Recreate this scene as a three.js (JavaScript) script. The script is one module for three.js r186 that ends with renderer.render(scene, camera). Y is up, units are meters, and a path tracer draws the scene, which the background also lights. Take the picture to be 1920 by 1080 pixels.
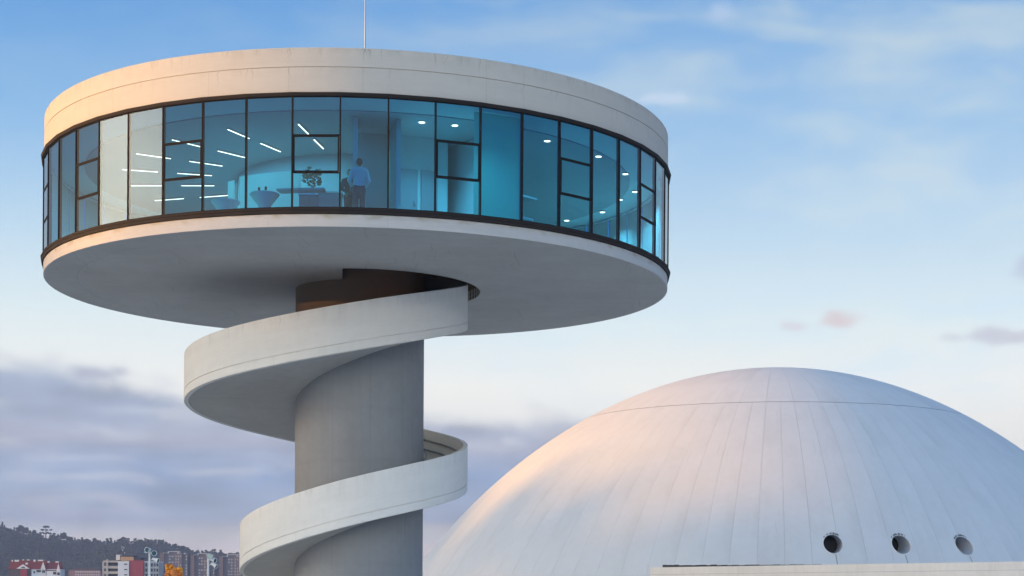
import * as THREE from 'three';
import { mergeGeometries, mergeVertices, toCreasedNormals } from 'three/addons/utils/BufferGeometryUtils.js';
import { RoundedBoxGeometry } from 'three/addons/geometries/RoundedBoxGeometry.js';
import { MarchingCubes } from 'three/addons/objects/MarchingCubes.js';
import { RectAreaLightUniformsLib } from 'three/addons/lights/RectAreaLightUniformsLib.js';
import { Brush, Evaluator, SUBTRACTION } from 'three-bvh-csg';

// ------------------------------------------------------------------ camera, sky, sun, exposure
const W = 1920, H = 1080, FOC = 3462, PX = 1014, PY = 1152.5, EYE = 1.7;
const scene = new THREE.Scene();
const camera = new THREE.PerspectiveCamera(2 * Math.atan(H / 2 / FOC) * 180 / Math.PI, W / H, 0.5, 20000);
camera.position.set(0, EYE, 0);
camera.rotation.z = 0.0065;
camera.setViewOffset(W, H, W / 2 - PX, H / 2 - PY, W, H);     // a shift lens: level camera, frame moved up
const renderer = new THREE.WebGLRenderer({ antialias: true });
renderer.setSize(1024, 576);
renderer.toneMapping = THREE.LinearToneMapping;
renderer.toneMappingExposure = 1.44;
renderer.shadowMap.enabled = true;
RectAreaLightUniformsLib.init();

const RAD = Math.PI / 180;
const SUN_AZ = -97, SUN_EL = 4.2;                // degrees, azimuth from the view axis, right positive
const sunDir = new THREE.Vector3(Math.sin(SUN_AZ * RAD) * Math.cos(SUN_EL * RAD), Math.sin(SUN_EL * RAD), -Math.cos(SUN_AZ * RAD) * Math.cos(SUN_EL * RAD));
const sun = new THREE.DirectionalLight(new THREE.Color().setRGB(1, 0.45, 0.06), 4.5);
sun.position.copy(sunDir).multiplyScalar(300).add(new THREE.Vector3(0, 8, -80));
sun.target.position.set(0, 8, -80);
sun.shadow.radius = 0.7;
sun.castShadow = true;
Object.assign(sun.shadow.camera, { left: -60, right: 60, top: 40, bottom: -40, near: 1, far: 1500 });
sun.shadow.mapSize.set(2048, 2048);
scene.add(sun, sun.target);

function rng(seed) { let a = seed >>> 0; return () => { a = (a + 0x6D2B79F5) | 0; let t = Math.imul(a ^ (a >>> 15), 1 | a); t = (t + Math.imul(t ^ (t >>> 7), 61 | t)) ^ t; return ((t ^ (t >>> 14)) >>> 0) / 4294967296; }; }
const clamp = (x, a = 0, b = 1) => Math.min(b, Math.max(a, x)), mix = (a, b, t) => a + (b - a) * t;
const sst = (a, b, x) => { const t = clamp((x - a) / (b - a)); return t * t * (3 - 2 * t); };
const PERM = (() => { const r = rng(77), p = Array.from({ length: 256 }, (_, i) => i); for (let i = 255; i > 0; i--) { const j = Math.floor(r() * (i + 1)); [p[i], p[j]] = [p[j], p[i]]; } return Uint8Array.from([...p, ...p]); })();
const GX = Float32Array.from({ length: 256 }, (_, i) => Math.cos(i * 2.399963)), GY = Float32Array.from({ length: 256 }, (_, i) => Math.sin(i * 2.399963));
function noise(x, y, px = 0, py = 0) {           // gradient noise, about -0.7..0.7, periodic when px, py are given
  const X = Math.floor(x), Y = Math.floor(y), fx = x - X, fy = y - Y;
  const wx = (n) => (px ? ((n % px) + px) % px : n) & 255, wy = (n) => (py ? ((n % py) + py) % py : n) & 255;
  const x0 = wx(X), x1 = wx(X + 1), y0 = wy(Y), y1 = wy(Y + 1);
  const u = fx * fx * fx * (fx * (fx * 6 - 15) + 10), v = fy * fy * fy * (fy * (fy * 6 - 15) + 10);
  const g = (i, j, dx, dy) => { const k = PERM[PERM[i] + j]; return GX[k] * dx + GY[k] * dy; };
  return mix(mix(g(x0, y0, fx, fy), g(x1, y0, fx - 1, fy), u), mix(g(x0, y1, fx, fy - 1), g(x1, y1, fx - 1, fy - 1), u), v);
}
function fbm(x, y, oct, px = 0, py = 0) { let s = 0, a = 1, n = 0; for (let i = 0; i < oct; i++) { s += a * noise(x + i * 7, y + i * 13, px, py); n += a; a *= 0.5; x *= 2; y *= 2; px *= 2; py *= 2; } return s / n * 1.6; }
function curve(pts) { return (x) => { if (x <= pts[0][0]) return pts[0][1]; for (let i = 1; i < pts.length; i++) if (x <= pts[i][0]) { const [a, b] = pts[i - 1], [c, d] = pts[i]; return mix(b, d, (x - a) / (c - a)); } return pts[pts.length - 1][1]; }; }
function curve3(pts) { const c = [0, 1, 2].map((k) => curve(pts.map((p) => [p[0], p[1][k]]))); return (x) => [c[0](x), c[1](x), c[2](x)]; }

// sky: a clear evening gradient, the glow round the sun, a low cloud bank, thin high cloud
const skyClear = curve3([[-90, [.5, .48, .5]], [0, [.66, .55, .56]], [2, [.76, .66, .64]], [4.5, [.86, .85, .82]], [7, [.92, .93, .90]], [9, [.75, .86, .89]], [11.5, [.50, .69, .85]], [14.5, [.26, .49, .78]], [18.5, [.11, .32, .68]], [30, [.10, .28, .58]], [55, [.085, .21, .48]], [90, [.075, .19, .43]]]);
// the darker blue away from the sun, and behind the camera a bright low band, added to light the fronts
const skyEast = curve3([[-90, [.5, .48, .5]], [0, [.48, .47, .55]], [7, [.46, .49, .62]], [13, [.34, .44, .66]], [20, [.12, .26, .56]], [30, [.08, .205, .50]], [50, [.075, .19, .47]], [90, [.075, .18, .44]]]);
const skySouthFill = curve3([[-90, [.5, .48, .5]], [0, [6.6, 5.8, 4.8]], [6, [6.4, 5.7, 4.8]], [10, [2.7, 2.6, 2.4]], [13, [1.15, 1.3, 1.4]], [21, [.75, 1.0, 1.2]], [30, [.25, .47, .82]], [50, [.115, .275, .565]], [70, [.085, .21, .45]], [90, [.075, .19, .42]]]);
const bankTop = curve([[-180, 5.5], [-120, 6.5], [-60, 8], [-17, 7.6], [-13, 7.45], [-11, 6.7], [-8.5, 6.55], [-3.5, 6.35], [1, 6.2], [6, 5.4], [15, 4.2], [60, 4.6], [120, 5.6], [180, 5.5]]);
const bankShade = curve3([[0, [0.92, 0.76, 0.72]], [1.9, [0.88, 0.76, 0.73]], [2.4, [0.62, 0.619, 0.65]], [2.9, [0.338, 0.406, 0.552]], [3.5, [0.329, 0.416, 0.581]], [4.2, [0.254, 0.355, 0.552]], [4.7, [0.338, 0.406, 0.561]], [5.2, [0.414, 0.447, 0.561]], [5.8, [0.357, 0.416, 0.552]], [6.6, [0.338, 0.406, 0.542]], [7.6, [0.376, 0.447, 0.561]], [10, [0.47, 0.538, 0.63]]]);
function skyAt(az, el) {
  const c = skyClear(el), ds = ((az - SUN_AZ + 540) % 360) - 180, A = Math.abs(az);
  const side = sst(-15, 14, az) * sst(60, 20, A), a3 = az < 0 ? az + 360 : az, wS = sst(104, 178, a3) * sst(320, 262, a3), wE = sst(16, 46, A) * (1 - wS), E = skyEast(el), S = skySouthFill(el), se = sst(205, 130, a3), sw = sst(215, 262, a3); S[0] *= 1.45 - .68 * se - .4 * sw; S[1] *= 1.36 - .22 * se - .66 * sw; S[2] *= 1.27 - .82 * sw;
  for (let i = 0; i < 3; i++) c[i] = c[i] * (1 - wS - wE) + E[i] * wE + S[i] * wS;
  const wW = sst(-20, -58, az > 0 ? az - 360 : az) * sst(-125, -100, az > 0 ? az - 360 : az); c[1] *= 1 - .13 * wW; c[2] *= 1 - .34 * wW;
  c[0] *= 1 + 0.25 * side * sst(9, 18, el); c[1] *= 1 + 0.06 * side * sst(9, 18, el);
  const hz = .22 * side * sst(9.5, 15, el); c[0] = mix(c[0], .46, hz); c[1] = mix(c[1], .68, hz); c[2] = mix(c[2], .83, hz);
  const k = (c[0] + c[1] + c[2]) / 2.2;
  // glow of the setting sun
  const g = Math.exp(-0.5 * (ds / 8.5) ** 2 - 0.5 * ((el - 13) / 3.3) ** 2), g2 = Math.exp(-0.5 * (ds / 34) ** 2 - 0.5 * (Math.max(el - 2, 0) / 15) ** 2);
  const gw = g2 * sst(-8, -40, az > 0 ? az - 360 : az); c[0] += 16 * g + .2 * gw; c[1] += 14.8 * g + .13 * gw; c[2] += 11.4 * g + .05 * gw;
  if (el > -1) {
    const P = 180;                                // noise period: 360 degrees
    const w = fbm(az / 8, el / 3, 3, 45, 0);
    // high thin cloud
    const ci = fbm((az + 40) / 6 + w * 0.6, el / 1.5 + w * 0.5, 5, 60, 0);
    const fine = fbm(az / 2, el / 0.8 + w, 4, P, 0);
    const veil = sst(-0.5, 0.75, ci * 1.15 + fine * 0.34) * sst(5, 9, el) * sst(60, 16, el) * mix(0.10, 0.82, side);
    c[0] = mix(c[0], 0.62 * mix(1, k, .5), veil); c[1] = mix(c[1], 0.77 * mix(1, k, .5), veil); c[2] = mix(c[2], 0.87 * mix(1, k, .5), veil);
    // low bank
    const ragged = fbm(az / 4 + 3, el / 2 + w, 5, 90, 0) * 0.75 + fbm(az / 1.5, el / 1.1, 4, 240, 0) * 0.28;
    const t = bankTop(az) + ragged;
    let a = sst(t + 0.3, t - 0.75, el) * 0.97;
    const streak = fbm(az / 6 + w, el * 1.15 + w * 0.5, 5, 60, 0);
    a *= 1 - 0.42 * sst(0.05, 0.7, streak) * sst(1.5, 4, el);
    const soft = fbm(az / 3.2 + 9, el / 1.3 + w * .7, 4, 112, 0), b = bankShade(el + streak * 0.45), f2 = 1 + 0.10 * fine + 0.20 * streak + 0.24 * soft;
    const lit = mix(1, 1.7, Math.exp(-0.5 * (ds / 40) ** 2)) * mix(1, .72, wE) * mix(1, 1.5, wS);
    c[0] = mix(c[0], b[0] * f2 * lit, a); c[1] = mix(c[1], b[1] * f2 * lit, a); c[2] = mix(c[2], b[2] * f2 * lit, a);
    // a few small separate clouds
    for (const [ca, ce, ra, re, col, o] of PUFFS) {
      const dx = (az - ca) / ra, dy = (el - ce) / re;
      if (Math.abs(dx) > 2 || Math.abs(dy) > 2.4) continue;
      const d = Math.hypot(dx, dy * (dy < 0 ? 1.25 : 1)) + fbm(az / 0.9, el / 0.5, 4, 400, 0) * 0.75;
      const pa = sst(1.05, 0.25, d) * o;
      c[0] = mix(c[0], col[0], pa); c[1] = mix(c[1], col[1], pa); c[2] = mix(c[2], col[2], pa);
    }
  }
  for (let i = 0; i < 3; i++) c[i] /= 1.3;
  return c;
}
const PUFFS = [[9.2, 8.98, 0.75, 0.36, [.70, .60, .63], .85], [7.6, 8.82, 0.55, 0.2, [.68, .66, .72], .7], [13.7, 8.4, 1.7, 0.36, [.55, .56, .66], .75], [14.8, 10.4, .7, .6, [.50, .56, .72], .6], [5.5, 18.0, .6, .35, [.60, .68, .85], .35], [3.5, 15.6, 1.5, .3, [.74, .80, .89], .4], [-13.5, 7.15, .9, .3, [.42, .45, .58], .7]];
{
  const w = 4096, h = 2048, d = new Float32Array(w * h * 4);
  const col = new Array(w);
  for (let i = 0; i < w; i++) { const phi = ((i + 0.5) / w - 0.5) * 2 * Math.PI; col[i] = Math.atan2(Math.cos(phi), -Math.sin(phi)) / RAD; }
  for (let j = 0; j < h; j++) {
    const el = ((j + 0.5) / h - 0.5) * 180, band = el < -2 ? 64 : el > 45 ? 32 : el > 24 ? 8 : 0;
    for (let i = 0, step; i < w; i += step) {
      step = band || (Math.abs(col[i]) < 24 ? 1 : 4);
      const c = skyAt(col[i], el);
      for (let k = i; k < Math.min(w, i + step); k++) { const o = (j * w + k) * 4; d[o] = c[0]; d[o + 1] = c[1]; d[o + 2] = c[2]; d[o + 3] = 1; }
    }
  }
  const t = new THREE.DataTexture(d, w, h, THREE.RGBAFormat, THREE.FloatType);
  t.mapping = THREE.EquirectangularReflectionMapping; t.magFilter = THREE.LinearFilter; t.minFilter = THREE.LinearFilter; t.needsUpdate = true;
  scene.background = t; scene.environment = t;
}
scene.fog = new THREE.FogExp2(new THREE.Color().setRGB(0.42, 0.60, 1.0), 0.00019);

// ------------------------------------------------------------------ helpers
const used = {};
function numbered(n) { const k = used[n] = (used[n] ?? -1) + 1; return k ? `${n}_${String(k).padStart(3, '0')}` : n; }
function tag(o, label, category, group) { o.userData = { label, category, ...(group ? { group } : {}) }; return o; }
function thing(name, label, category, [x, y, z] = [0, 0, 0], turn = 0, group) { const g = new THREE.Group(); g.name = numbered(name); g.position.set(x, y, z); g.rotation.y = turn; scene.add(g); return tag(g, label, category, group); }
function part(name, geo, mat, parent) { const m = new THREE.Mesh(geo, mat); m.name = name; m.castShadow = m.receiveShadow = true; parent.add(m); return m; }
function setting(name, geo, mat) { const m = part(numbered(name), geo, mat, scene); m.userData = { kind: 'structure' }; return m; }
function copyOf(o, label, group) { const c = o.clone(); c.name = numbered(o.name.replace(/_\d{3}$/, '')); c.userData = { ...o.userData, ...(label ? { label } : {}), ...(group ? { group } : {}) }; scene.add(c); return c; }
const V = (x, y, z) => new THREE.Vector3(x, y, z);
function merge(list) { return mergeGeometries(list.map((g) => { const n = g.index ? g.toNonIndexed() : g; for (const k of Object.keys(n.attributes)) if (!['position', 'normal', 'uv'].includes(k)) n.deleteAttribute(k); if (!n.attributes.uv) n.setAttribute('uv', new THREE.BufferAttribute(new Float32Array(n.attributes.position.count * 2), 2)); return n; })); }
function box(w, h, d, x = 0, y = 0, z = 0, ry = 0) { const g = new THREE.BoxGeometry(w, h, d); if (ry) g.rotateY(ry); g.translate(x, y, z); const p = g.attributes.position, n = g.attributes.normal, u = g.attributes.uv; for (let i = 0; i < p.count; i++) { const ax = Math.abs(n.getX(i)), ay = Math.abs(n.getY(i)); u.setXY(i, ay > .7 ? p.getX(i) : ax > .7 ? p.getZ(i) : p.getX(i), ay > .7 ? p.getZ(i) : p.getY(i)); } return g; }
function tube(pts, r, seg = 8, closed = false, n = 0) { return new THREE.TubeGeometry(new THREE.CatmullRomCurve3(pts, closed, 'centripetal'), n || pts.length * 3, r, seg, closed); }
// a strip mesh from rows of points (rows x columns), uv in metres
function gridGeo(rows, uv) {
  const R = rows.length, C = rows[0].length, pos = [], uvs = [], idx = [];
  for (let i = 0; i < R; i++) for (let j = 0; j < C; j++) { pos.push(...rows[i][j]); uvs.push(...uv(i, j)); }
  for (let i = 0; i < R - 1; i++) for (let j = 0; j < C - 1; j++) { const a = i * C + j, b = a + 1, c = a + C, d = c + 1; idx.push(a, c, b, b, c, d); }
  const g = new THREE.BufferGeometry(); g.setAttribute('position', new THREE.Float32BufferAttribute(pos, 3)); g.setAttribute('uv', new THREE.Float32BufferAttribute(uvs, 2)); g.setIndex(idx); g.computeVertexNormals(); return g;
}
// lathe from hard-cornered (r, y) profile; smooth round, flat down; uv in metres (u along R0)
function ring(profile, seg, phi0 = 0, phi1 = 360, facets = false, R0 = 0) {
  const parts = [];
  let run = 0;
  for (let k = 0; k < profile.length - 1; k++) {
    const [r0, y0] = profile[k], [r1, y1] = profile[k + 1], L = Math.hypot(r1 - r0, y1 - y0);
    const rows = [];
    for (let i = 0; i <= seg; i++) { const t = mix(phi0, phi1, i / seg) * RAD; rows.push([[r0 * Math.sin(t), y0, r0 * Math.cos(t)], [r1 * Math.sin(t), y1, r1 * Math.cos(t)]]); }
    const rr = R0 || Math.max(r0, r1), run0 = run;
    let g = gridGeo(rows, (i, j) => [mix(phi0, phi1, i / seg) * RAD * rr, Math.abs(y1 - y0) > Math.abs(r1 - r0) ? (j ? y1 : y0) : run0 + (j ? L : 0)]);
    run += L;
    if (facets) { g = g.toNonIndexed(); g.computeVertexNormals(); }
    else {                                          // exact normals
      const n = g.attributes.normal, ny = (r0 - r1) / L, nr = (y1 - y0) / L;
      for (let i = 0; i <= seg; i++) { const t = mix(phi0, phi1, i / seg) * RAD; for (let j = 0; j < 2; j++) n.setXYZ(i * 2 + j, nr * Math.sin(t), ny, nr * Math.cos(t)); }
    }
    parts.push(g);
  }
  return merge(parts);
}

// ------------------------------------------------------------------ materials
function tex(size, fn, srgb, repeat) {             // fn(u, v) in 0..1 -> [r, g, b] 0..1
  const d = new Uint8Array(size * size * 4);
  for (let j = 0; j < size; j++) for (let i = 0; i < size; i++) { const c = fn((i + .5) / size, (j + .5) / size), o = (j * size + i) * 4; d[o] = clamp(c[0]) * 255; d[o + 1] = clamp(c[1]) * 255; d[o + 2] = clamp(c[2]) * 255; d[o + 3] = 255; }
  const t = new THREE.DataTexture(d, size, size); t.wrapS = t.wrapT = THREE.RepeatWrapping; t.magFilter = THREE.LinearFilter; t.minFilter = THREE.LinearMipmapLinearFilter; t.generateMipmaps = true;
  if (srgb) t.colorSpace = THREE.SRGBColorSpace; if (repeat) t.repeat.set(repeat[0], repeat[1]); t.needsUpdate = true; return t;
}
// board-marked cast concrete: mottling, drips, pores, hairline cracks; values are factors near 0.85 so colour stays in material.color
function concrete(seed, { size = 1024, mottle = .10, streak = .10, pores = 500, cracks = 14, lines = 0, joints = 0, grime = 0, thick = 1, deep = 1 } = {}) {
  const r = rng(seed), a = new Float32Array(size * size).fill(1), o = seed * 3.7;
  for (let j = 0; j < size; j++) for (let i = 0; i < size; i++) {
    const u = i / size, v = j / size;
    let f = 1 + mottle * fbm(u * 4 + o, v * 4, 5, 4, 4) + mottle * .5 * fbm(u * 24, v * 24 + o, 3, 24, 24) + streak * fbm(u * 40 + o, v * 2, 3, 40, 2) * (.4 + .6 * clamp(.5 + fbm(u * 5, v * 3 + o, 2, 5, 3)));
    f += .035 * (r() - .5);
    if (lines) { const q = v * lines, fr = q - Math.floor(q); f -= .05 * sst(.10, .0, Math.min(fr, 1 - fr)) * clamp(.5 + 1.5 * noise(u * 9, Math.floor(q) * 3.1, 9, 0)); f += .035 * noise(Math.floor(q) * 5.3, u * 2 + 7); }
    if (grime) f -= grime * sst(.15, .75, fbm(u * 6 + o, v * 2, 4, 6, 2) + .2);
    a[j * size + i] = f;
  }
  const put = (x, y, d) => { const i = ((Math.round(x) % size) + size) % size, j = ((Math.round(y) % size) + size) % size; a[j * size + i] -= d; };
  for (let k = 0; k < pores; k++) { const x = r() * size, y = r() * size, d = .12 + .3 * r(); put(x, y, d); if (r() > .5) put(x + 1, y, d * .7); if (r() > .7) put(x, y + 1, d * .7); }
  for (let k = 0; k < cracks; k++) { let x = r() * size, y = r() * size; const n = size * (.06 + .22 * r()), d = .10 + .2 * r(); let dx = 0; for (let t = 0; t < n; t++) { dx += (r() - .5) * .25; dx *= .93; x += dx; y += 1; const q = d * Math.sin(Math.PI * t / n); put(x, y, q * thick); put(x + 1, y, q * .6 * thick); } }
  for (let k = 0; k < joints; k++) { const x = Math.floor((k + .3 + .4 * r()) / joints * size); for (let y = 0; y < size; y++) { put(x, y, .13 * deep); put(x + 1, y, .09 * deep); } }
  return a;
}
function concreteMat(seed, color, metres, opt = {}) {
  const size = opt.size || 1024, a = concrete(seed, opt), at = (u, v) => a[Math.min(size - 1, Math.floor(v * size)) * size + Math.min(size - 1, Math.floor(u * size))], tint = opt.tint || [1, 1, 1];
  const map = tex(size, (u, v) => { const f = at(u, v) * .86, w = (1 - f / .86); return [f - w * .0 * tint[0], f - w * .05, f - w * .12]; }, false, [1 / metres[0], 1 / metres[1]]);
  const bump = tex(size, (u, v) => { const f = (at(u, v) - .5) * 1; return [f, f, f]; }, false, [1 / metres[0], 1 / metres[1]]);
  return new THREE.MeshStandardMaterial({ color: new THREE.Color().setRGB(...color.map((c) => c / .86)), map, bumpMap: bump, bumpScale: opt.bump ?? .004, roughness: opt.rough ?? .82 });
}
const flat = (r, g, b, rough = .7, metal = 0, more = {}) => new THREE.MeshStandardMaterial({ color: new THREE.Color().setRGB(r, g, b), roughness: rough, metalness: metal, ...more });
const M = {
  soffit: concreteMat(8, [.51, .49, .46], [10, 10], { pores: 900, cracks: 34, mottle: .11, streak: .02, lines: 50, bump: .006, thick: 1.5 }),
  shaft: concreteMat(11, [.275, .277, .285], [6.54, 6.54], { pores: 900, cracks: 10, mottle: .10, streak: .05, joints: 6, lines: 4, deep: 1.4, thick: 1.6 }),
  dome: concreteMat(14, [.74, .745, .75], [9, 9], { pores: 160, cracks: 3, mottle: .05, streak: .012, grime: .05, bump: .002, rough: .85 }),
  wing: concreteMat(17, [.80, .76, .72], [6, 6], { pores: 300, cracks: 4, mottle: .07, streak: .05, joints: 2 }),
  plaza: concreteMat(19, [.70, .65, .58], [7, 7], { pores: 800, cracks: 3, mottle: .12, streak: .02 }),
  joint: flat(.50, .51, .53, .9), dark: flat(.022, .018, .018, .45, .2), bronze: flat(.022, .015, .013, .85), frame: flat(.006, .006, .007, .9),
  steel: flat(.36, .37, .39, .32, .85), white: flat(.72, .73, .74, .5), inWall: flat(.55, .55, .54, .8), inPale: flat(.74, .70, .64, .8), ceiling: flat(.5, .51, .52, .9), ceilingStrip: flat(.82, .82, .80, .9),
  floor: flat(.42, .40, .37, .5), inDoor: flat(.2, .22, .24, .6), counter: flat(.35, .37, .38, .4), cloth: flat(.62, .63, .66, .9), board: flat(.20, .125, .045, .7), bitumen: flat(.07, .07, .075, .95), black: flat(.012, .012, .014, .6),
  glow: new THREE.MeshStandardMaterial({ color: 0xffffff, emissive: new THREE.Color().setRGB(1, .17, .09), emissiveIntensity: 22, roughness: .6 }),
  glass: new THREE.MeshPhysicalMaterial({ color: new THREE.Color().setRGB(.058, .46, .76), transmission: 1, thickness: 0, roughness: 0, ior: 1.42 }),
};
M.glass.side = THREE.DoubleSide;
// a wall band seen at its real height: drips from the top edge, grime along the foot, cast joints; v runs 0..1 over its height
function bandMat(seed, color, len, height, y0, groove, { drip = .2, foot = .2, joints = 3, pores = 1400, crack = 40 } = {}) {
  const size = 1024, r = rng(seed), a = concrete(seed, { pores, cracks: 0, mottle: .05, streak: .03 }), o = seed * 1.3;
  const D = Float32Array.from({ length: size }, (_, i) => clamp(.2 + 1.3 * fbm(i / size * 30 + o, 3.3, 4, 30, 0))), Ln = Float32Array.from({ length: size }, (_, i) => .12 + .7 * clamp(.5 + fbm(i / size * 60 + o, 8.1, 3, 60, 0)));
  for (let j = 0; j < size; j++) for (let i = 0; i < size; i++) {
    const v = (j + .5) / size, top = v > groove ? (1 - v) / (1 - groove) : (groove - v) / groove;     // 0 at the upper edge of each band
    a[j * size + i] -= drip * D[i] * sst(Ln[i], 0, top) * (v > groove ? 1 : .45) + foot * sst(.05, 0, v) * clamp(.5 + 1.4 * fbm(i / size * 18 + o, 1.7, 4, 18, 0));
  }
  const put = (x, y, d) => { if (y >= 0 && y < size) a[y * size + ((x % size) + size) % size] -= d; };
  for (let k = 0; k < crack; k++) { let x = r() * size; const up = r() < .7, n = size * (.12 + .3 * r()), d = .12 + .24 * r(), y0 = up ? size - 1 : Math.floor(groove * size); let dx = 0; for (let t = 0; t < n; t++) { dx = (dx + (r() - .5) * .05) * .95; x += dx; const q = d * (1 - t / n); put(Math.round(x), y0 - t, q); put(Math.round(x) + 1, y0 - t, q * .5); } }
  for (let k = 0; k < joints; k++) { const x = Math.floor((k + .2 + .6 * r()) / joints * size), f = r() > .4 ? 1 : groove; for (let y = 0; y < size * f; y++) { put(x, y, .11); put(x + 1, y, .07); } }
  const at = (u, v) => a[Math.min(size - 1, Math.floor(v * size)) * size + Math.min(size - 1, Math.floor(u * size))], fit = (t) => { t.repeat.set(1 / len, 1 / height); t.offset.set(0, -y0 / height); return t; };
  const map = fit(tex(size, (u, v) => { const f = at(u, v) * .86, w = Math.max(0, .86 - f); return [f - w * .02, f - w * .06, f - w * .13]; })), bump = fit(tex(size, (u, v) => { const f = at(u, v) - .5; return [f, f, f]; }));
  return new THREE.MeshStandardMaterial({ color: new THREE.Color().setRGB(...color.map((c) => c / .86)), map, bumpMap: bump, bumpScale: .003, roughness: .85 });
}
M.parapet = bandMat(3, [.60, .55, .485], 12.55, 1.24, 14.16 + EYE, .566, { drip: .13, foot: .05, joints: 5, crack: 48, pores: 2600 });
M.ramp = bandMat(6, [.80, .77, .73], 8.2, 1.48, 0, .19, { drip: .08, foot: .13, joints: 2, crack: 14, pores: 900 });
M.blind = new THREE.MeshPhysicalMaterial({ color: new THREE.Color().setRGB(.72, .70, .66), roughness: 1, transmission: .3, thickness: 0 });

// ------------------------------------------------------------------ ground
const TX = -5.95, TZ = -60.2;                       // axis of the tower
{
  const g = new THREE.PlaneGeometry(9000, 9000); g.rotateX(-Math.PI / 2); g.translate(0, -.02, -1000);
  setting('ground', g, flat(.36, .355, .34, .95));
  const p = new THREE.PlaneGeometry(240, 200); p.rotateX(-Math.PI / 2); p.translate(0, 0, -70); const u = p.attributes.uv; for (let i = 0; i < u.count; i++) u.setXY(i, u.getX(i) * 240, u.getY(i) * 200);
  setting('plaza', p, M.plaza);
}

// ------------------------------------------------------------------ the tower
const tower = thing('viewing_tower', 'round white concrete viewing tower with a ring of tinted glass on a grey shaft', 'tower', [TX, 0, TZ]);
const RW = 10.0, MUL0 = 2.35, PITCH = 7.5;          // glass ring: radius, first mullion, angle between mullions
const Y = (rel) => rel + EYE;
const soffitY = Y(10.52), bandTop = Y(10.87), sillTop = Y(11.035), headBot = Y(14.06), headTop = Y(14.16), rimTop = Y(15.40), grooveY = Y(14.862);
const RC = 2.083, HOLE = 3.9;
part('shaft', ring([[RC, 0], [RC, headBot]], 160), M.shaft, tower);
part('parapet', ring([[9.98, headTop], [9.98, grooveY - .012], [9.955, grooveY - .008], [9.955, grooveY + .008], [9.98, grooveY + .012], [9.98, rimTop - .03], [9.95, rimTop], [9.72, rimTop], [9.69, rimTop - .03], [9.69, headTop + .2]], 288), M.parapet, tower);
part('roof_slab', ring([[9.69, headTop + .25], [RC - .2, headTop + .25]], 96), M.bitumen, tower);
// the floor slab, open where the stair comes up
function slabShape(rOut, rIn, sector) {
  const s = new THREE.Shape(), N = 240;
  if (!sector) { s.absarc(0, 0, rOut, 0, Math.PI * 2); const h = new THREE.Path(); h.absarc(0, 0, rIn, 0, Math.PI * 2, true); s.holes.push(h); return s; }
  s.absarc(0, 0, rOut, 0, Math.PI * 2);
  const h = new THREE.Path(), A0 = -10.1, A0o = -2.6, A1 = 205;
  // closed loop: outer arc of the opening, back along the shaft
  const loop = [];
  for (let i = 0; i <= 60; i++) { const t = mix(A0o, A1, i / 60) * RAD; loop.push([HOLE * Math.sin(t), -HOLE * Math.cos(t)]); }
  for (let i = 60; i >= 0; i--) { const t = mix(A0, A1, i / 60) * RAD; loop.push([(RC + .0) * Math.sin(t), -(RC + .0) * Math.cos(t)]); }
  h.moveTo(...loop[0]); for (const p of loop.slice(1)) h.lineTo(...p); h.closePath(); s.holes.push(h);
  return s;
}
function slab(shape, y0, y1, seg = 144) { const g = new THREE.ExtrudeGeometry(shape, { depth: y1 - y0, bevelEnabled: false, curveSegments: seg }); g.rotateX(-Math.PI / 2); g.translate(0, y0, 0); return toCreasedNormals(g, .5); }
// ExtrudeGeometry turned by -90 degrees maps shape y to -z, so the opening above is written with -cos
part('deck_slab', slab(slabShape(8.961, RC, true), soffitY, bandTop - .02), M.soffit, tower);
part('deck_edge', slab(slabShape(9.93, 8.969, false), soffitY, bandTop - .02), M.soffit, tower);
// rust-stained fascia round the slab
{
  const size = 1024, r = rng(41), base = concrete(21, { pores: 200, cracks: 10, mottle: .07, streak: .06, joints: 2 });
  const map = tex(size, (u, v) => {
    let f = base[Math.floor(v * 1023) * size + Math.floor(u * 1023)] * .86;
    const m = u * 8, near = Math.abs(m - Math.round(m)) / 8;        // eight mullions in one repeat
    let s = sst(.42, 1.0, v + .28 * fbm(u * 22, 2.2, 3, 22, 0)) * (.35 + .65 * sst(.035, .0, near)) * clamp(.55 + 1.1 * fbm(u * 30, v * 2, 4, 30, 2));
    s = Math.max(s, .55 * sst(.93, 1, v));
    return [f * (1 - .30 * s), f * (1 - .42 * s), f * (1 - .60 * s)];
  }, false, [1 / (60 * RAD * 9.98), 1 / .35]);
  const m = new THREE.MeshStandardMaterial({ color: new THREE.Color().setRGB(.66, .63, .605), map, roughness: .82 });
  const g = ring([[9.93, 0], [9.985, 0], [9.985, .33], [9.96, .35]], 288, MUL0, MUL0 + 360, false, 9.98); g.translate(0, soffitY, 0);
  part('fascia', g, m, tower);
}
part('sill_flashing', merge([ring([[9.9, bandTop - .01], [10.045, bandTop], [10.055, bandTop + .085], [10.075, bandTop + .09], [10.085, sillTop - .012], [9.9, sillTop]], 48, MUL0, MUL0 + 360, true)]), M.bronze, tower);
part('head_flashing', ring([[9.9, headBot], [10.06, headBot + .004], [10.085, headTop - .03], [10.085, headTop - .004], [9.9, headTop]], 48, MUL0, MUL0 + 360, true), M.bronze, tower);
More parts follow.
